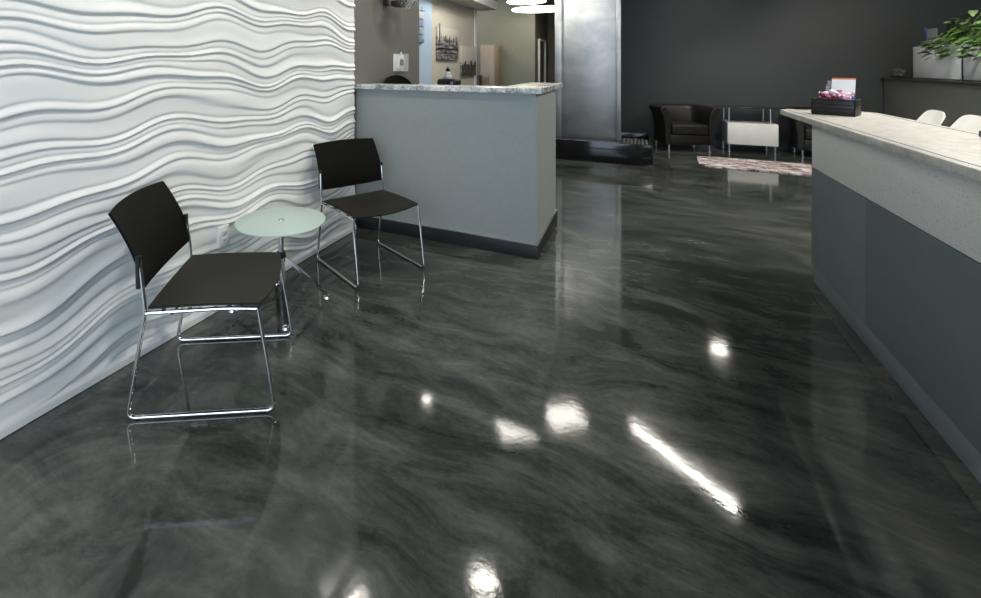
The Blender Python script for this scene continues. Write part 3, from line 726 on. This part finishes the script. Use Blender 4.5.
obj('wire_frame', b, M['black'], t)
for k in range(4):
    z = -0.25+0.12*k
    lfm = mottled('leaflet_ink_%d' % k, [(0.10, 0.16, 0.30), (0.16, 0.26, 0.36), (0.12, 0.15, 0.34), (0.5, 0.55, 0.6)][k], [(0.35, 0.45, 0.5), (0.4, 0.5, 0.55), (0.4, 0.42, 0.6), (0.6, 0.65, 0.68)][k], 14, 0.5)
    b = B(); box(b, 0.01, 0.045, -0.12, 0.12, z, z+0.11, 0.003); obj('leaflet_stack', b, lfm, t)

# chairs and bits behind the counter
def task_chair(label, loc, rz):
    t = thing('black_task_chair', label, 'chair', loc, rz)
    def fn(u, v):
        y = (v*2-1); z = 0.64+0.66*u; hw = 0.31*(1-0.05*u)*math.sqrt(max(0.0, 1-max(0, (u-0.85)/0.15)**2*0.35))
        return (-0.22-0.05*u+0.03*y*y, y*hw, z-0.05*(u**4)*y*y)
    b = B(); sheet(b, fn, 20, 16, 0.03); obj('backrest', b, M['back'], t, 60)
    b = B(); box(b, -0.22, 0.24, -0.24, 0.24, 0.45, 0.52, 0.03, 3); obj('seat', b, M['back'], t)
    b = B(); tube(b, fillet([(0, 0, 0.44), (-0.2, 0, 0.46), (-0.255, 0, 0.8)], 0.08), 0.018, 8); obj('spine', b, M['black'], t)
    b = B(); tube(b, [(0, 0, 0.09), (0, 0, 0.45)], 0.025, 14); obj('pedestal', b, M['chrome'], t)
    for k in range(5):
        a = 2*PI*k/5; c, s = math.cos(a), math.sin(a)
        b = B(); tube(b, [(0, 0, 0.10), (0.26*c, 0.26*s, 0.065)], [0.02, 0.012], 8); lg = obj('base_arm', b, M['black'], t)
        b = B(); tube(b, [(0.26*c-0.02*s, 0.26*s+0.02*c, 0.025), (0.26*c+0.02*s, 0.26*s-0.02*c, 0.025)], 0.025, 12); obj('caster', b, M['black'], lg)
    return t
task_chair('black task chair whose rounded top shows over the counter under the thermostat', (-1.82, 4.10, 0), 0)
t = thing('side_cabinet', 'white storage unit standing behind the counter under the black printer', 'cabinet', (-2.42, 6.5, 0))
b = B(); box(b, -0.3, 0.3, -0.3, 0.3, 0, 1.03, 0.003); obj('body', b, M['white_lam'], t)
for s in (-1, 1):
    b = B(); box(b, -0.29*(s < 0)+0.003*(s > 0), 0.29*(s > 0)-0.003*(s < 0), -0.315, -0.301, 0.05, 1.0, 0.002); dr = obj('door', b, M['white_lam'], t)
    b = B(); tube(b, [(s*0.04, -0.325, 0.5), (s*0.04, -0.325, 0.62)], 0.005, 8); obj('handle', b, M['satin'], dr)
t = thing('desktop_printer', 'low black rounded printer seen above the counter below the canvas prints', 'printer', (-2.42, 6.5, 1.031))
b = B(); box(b, -0.15, 0.15, -0.13, 0.13, 0, 0.168, 0.045, 5); obj('housing', b, M['black'], t)
b = B(); box(b, -0.10, 0.10, -0.145, -0.128, 0.05, 0.065, 0.002); obj('paper_slot', b, M['satin'], t)
b = B(); box(b, 0.07, 0.11, -0.137, -0.125, 0.09, 0.13, 0.004); obj('button_panel', b, M['satin'], t)
t = thing('figurine', 'small white figurine with a black head standing on the black printer', 'ornament', (-2.435, 6.5, 1.199))
b = B(); lathe(b, [(0, 0), (0.052, 0), (0.060, 0.02), (0.050, 0.06), (0.036, 0.095), (0.022, 0.105), (0, 0.107)], 20); blob(b, (0.03, -0.02, 0.07), (0.022, 0.02, 0.03), 2); blob(b, (-0.045, -0.01, 0.025), (0.025, 0.02, 0.02), 2); obj('body', b, M['white_plastic'], t)
b = B(); blob(b, (-0.002, 0, 0.128), (0.034, 0.032, 0.030), 3); blob(b, (0.0, 0, 0.155), (0.014, 0.014, 0.02), 2); obj('head', b, M['black'], t)
b = B(); blob(b, (0.026, -0.012, 0.152), (0.018, 0.014, 0.012), 2); obj('flower', b, M['white_plastic'], t)
# corridor furniture
t = thing('tall_wood_cabinet', 'tall tan wood cabinet in the far corridor beyond the canvas prints', 'cabinet', (-3.50, 12.2, 0))
b = B(); box(b, -0.07, 0.30, -0.28, 0.28, 0, 1.92, 0.004); obj('body', b, M['wood'], t)
b = B(); box(b, -0.06, 0.29, -0.298, -0.282, 0.05, 1.90, 0.003); dr = obj('door', b, M['wood'], t)
b = B(); tube(b, [(0.14, -0.315, 1.0), (0.14, -0.315, 1.2)], 0.008, 8); obj('handle', b, M['satin'], dr)
t = thing('waste_bin', 'small black box shape at the foot of the tan cabinet seen over the counter', 'box', (-3.57, 11.55, 0))
b = B(); box(b, -0.12, 0.12, -0.12, 0.12, 0, 1.12, 0.01); obj('body', b, M['black'], t)
b = B(); box(b, -0.125, 0.125, -0.125, 0.125, 1.121, 1.14, 0.004); obj('lid', b, M['black'], t)
b = B(); box(b, -2.295, -2.235, 13.8, 13.9, 0, 2.05); box(b, -2.295, -2.235, 12.9, 12.95, 0, 2.05); box(b, -2.295, -2.235, 12.9, 13.9, 2.05, 2.1)
o = struct('trim_3', b, M['white_ceil'])
b = B(); box(b, -2.30, -2.27, 12.95, 13.8, 0, 2.05); o = struct('door_1', b, M['black'])

# ------------------------------------------------------------------ ceiling lights 
def spot(label, x, y, r=0.09, es=None, z=LAMP_Z, energy=60, col=WARM, group='round ceiling lamps above the hall', spread=None):
    t = thing('ceiling_lamp', label, 'lamp', (x, y, z), 0, group)
    b = B(); lathe(b, [(r*0.94, 0.004), (r, 0.0), (r*1.05, 0.0), (r*1.05, 0.14), (r*0.4, 0.17), (0, 0.17)], 24); obj('housing', b, M['black'], t)
    b = B(); lathe(b, [(0, 0.006), (r*0.94, 0.006), (r*0.94, 0.012), (0, 0.012)], 24); obj('diffuser', b, M['lamp'], t)
    b = B(); tube(b, [(0, 0, 0.17), (0, 0, CEIL-z)], 0.008, 8); obj('rod', b, M['black'], t)
    return t
spot('round ceiling lamp above the middle of the hall', -1.145, 3.90, 0.12)
spot('round ceiling lamp above the lounge rug', 1.162, 8.77, 0.12)
spot('round ceiling lamp above the left counter end', -1.98, 3.20, 0.045)
spot('small round ceiling lamp above the side passage', -2.42, 5.68, 0.07, z=3.0)
spot('round ceiling lamp above the glass table', -0.95, 2.2, 0.10)
spot('round ceiling lamp above the front chair', -0.95, 0.6, 0.10)
spot('round ceiling lamp above the reception desk', 1.9, 3.2, 0.12)
spot('round ceiling lamp above the storage cabinet', 2.9, 6.8, 0.12)
def linear(label, a, b_, m, w=0.03, grp='linear pendants above the hall'):
    a = Vector(a); b_ = Vector(b_); d = b_-a; L_ = d.length
    t = thing('linear_pendant', label, 'lamp', ((a+b_)/2)[:], math.atan2(d.y, d.x), grp)
    b = B(); box(b, -L_/2, L_/2, -w, w, 0.0, 0.012, 0.004); obj('diffuser', b, m, t)
    b = B(); box(b, -L_/2-0.01, L_/2+0.01, -w-0.006, w+0.006, 0.0125, 0.07, 0.004); obj('housing', b, M['black'], t)
    for s in (-1, 1):
        b = B(); tube(b, [(s*L_*0.4, 0, 0.07), (s*L_*0.4, 0, CEIL-a.z)], 0.003, 6); obj('cable', b, M['black'], t)
linear('slim linear pendant hanging before the steel water feature', (-0.03, 6.43, LAMP_Z), (0.91, 5.69, LAMP_Z), M['lamp'], 0.022)
linear('short wide panel pendant hanging on the left of the hall', (-1.45, 5.62, LAMP_Z), (-1.10, 5.86, LAMP_Z), M['pendant_fill_panel'], 0.15)
linear('short wide panel pendant nearest the water feature', (-0.97, 6.08, LAMP_Z), (-0.60, 6.36, LAMP_Z), M['pendant_fill_panel'], 0.17)
def ring(label, x, y, z, r):
    t = thing('disc_pendant', label, 'lamp', (x, y, z), 0, 'round disc pendants in the far corridor')
    b = B()
    lathe(b, [(0, -0.02), (r*0.97, -0.02), (r, -0.01), (r, 0.012), (0, 0.012)], 56); obj('diffuser', b, M['ring'], t)
    b = B(); lathe(b, [(0, 0.0125), (r*0.97, 0.0125), (r*0.95, 0.03), (0, 0.03)], 56); obj('housing', b, M['black'], t)
    for k in (-1, 0, 1):
        a = R(70)*k; b = B(); tube(b, [(r*0.93*math.cos(a), r*0.93*math.sin(a), 0.03), (r*0.93*math.cos(a), r*0.93*math.sin(a), CEIL-z)], 0.002, 5); obj('cable', b, M['black'], t)
ring('upper bright disc pendant in the far corridor', -2.33, 11.6, 2.94, 0.46)
ring('lower bright disc pendant in the far corridor, right of the other', -2.02, 11.5, 2.725, 0.62)
def task(name, loc, target, energy, size_deg, col=WARM, blend=0.6, rad=0.05):
    o = light(name, 'SPOT', loc, energy, col, spot_size=R(size_deg), spot_blend=blend, shadow_soft_size=rad); aim(o, target); return o
task('lamp_beam_fan', (-1.145, 3.90, 2.98), (-2.15, 4.1, 1.7), 45, 90, rad=0.02)
task('lamp_beam_table', (-0.95, 2.2, 2.98), (-2.1, 2.2, 1.0), 62, 110)
task('lamp_beam_front', (-0.95, 0.6, 2.98), (-2.1, 0.8, 1.0), 62, 110)
la = light('linear_pendant_light', 'AREA', (0.44, 6.06, 2.985), 7, WARM, (0, 0, math.atan2(-0.74, 0.94)), shape='RECTANGLE', size=1.18, size_y=0.04)
task('lamp_beam_counter', (-1.98, 3.20, 2.98), (-2.1, 3.3, 1.0), 40, 110)
light('passage_light', 'POINT', (-1.9, 7.2, 2.9), 90, WARM, shadow_soft_size=0.15)
task('corridor_beam', (-4.3, 11.2, 2.9), (-2.8, 12.5, 1.4), 60, 110, rad=0.02)
def pendant_fill_panel(label, x, y, energy):  # added fill lights, out of view, brightening desk, white chairs and cabinet
    t = thing('pendant_fill_panel', label, 'lamp', (x, y, 3.1), 0, 'added square fill panels behind the reception desk')
    b = B(); box(b, -0.30, 0.30, -0.30, 0.30, 0.0, 0.01); obj('diffuser', b, M['pendant_fill_panel'], t)
    b = B(); box(b, -0.32, 0.32, -0.32, 0.32, 0.0105, 0.06, 0.004); obj('housing', b, M['black'], t)
    for sx in (-1, 1):
        b = B(); tube(b, [(sx*0.25, 0, 0.06), (sx*0.25, 0, 0.30)], 0.003, 6); obj('cable', b, M['black'], t)
    light('fill_panel_light', 'AREA', (x, y, 3.095), energy, WARM, shape='SQUARE', size=0.58)
pendant_fill_panel('added square fill panel, out of view behind the reception desk, nearer the lounge', 2.35, 5.3, 75)
pendant_fill_panel('added square fill panel, out of view behind the reception desk, nearer the shop window', 2.45, 2.6, 22)
task('column_fill_beam', (-0.785, 6.22, 2.98), (-0.68, 8.12, 2.2), 60, 80, rad=0.25)  # added beam brightening the upper steel sheet, set under the panel pendant
task('desk_beam', (1.9, 3.2, 2.98), (1.4, 3.2, 1.0), 75, 130)
task('lounge_beam', (1.162, 8.77, 2.98), (1.4, 8.7, 0), 95, 100)
task('cabinet_beam', (2.9, 6.8, 2.98), (3.6, 8.0, 1.4), 150, 120)
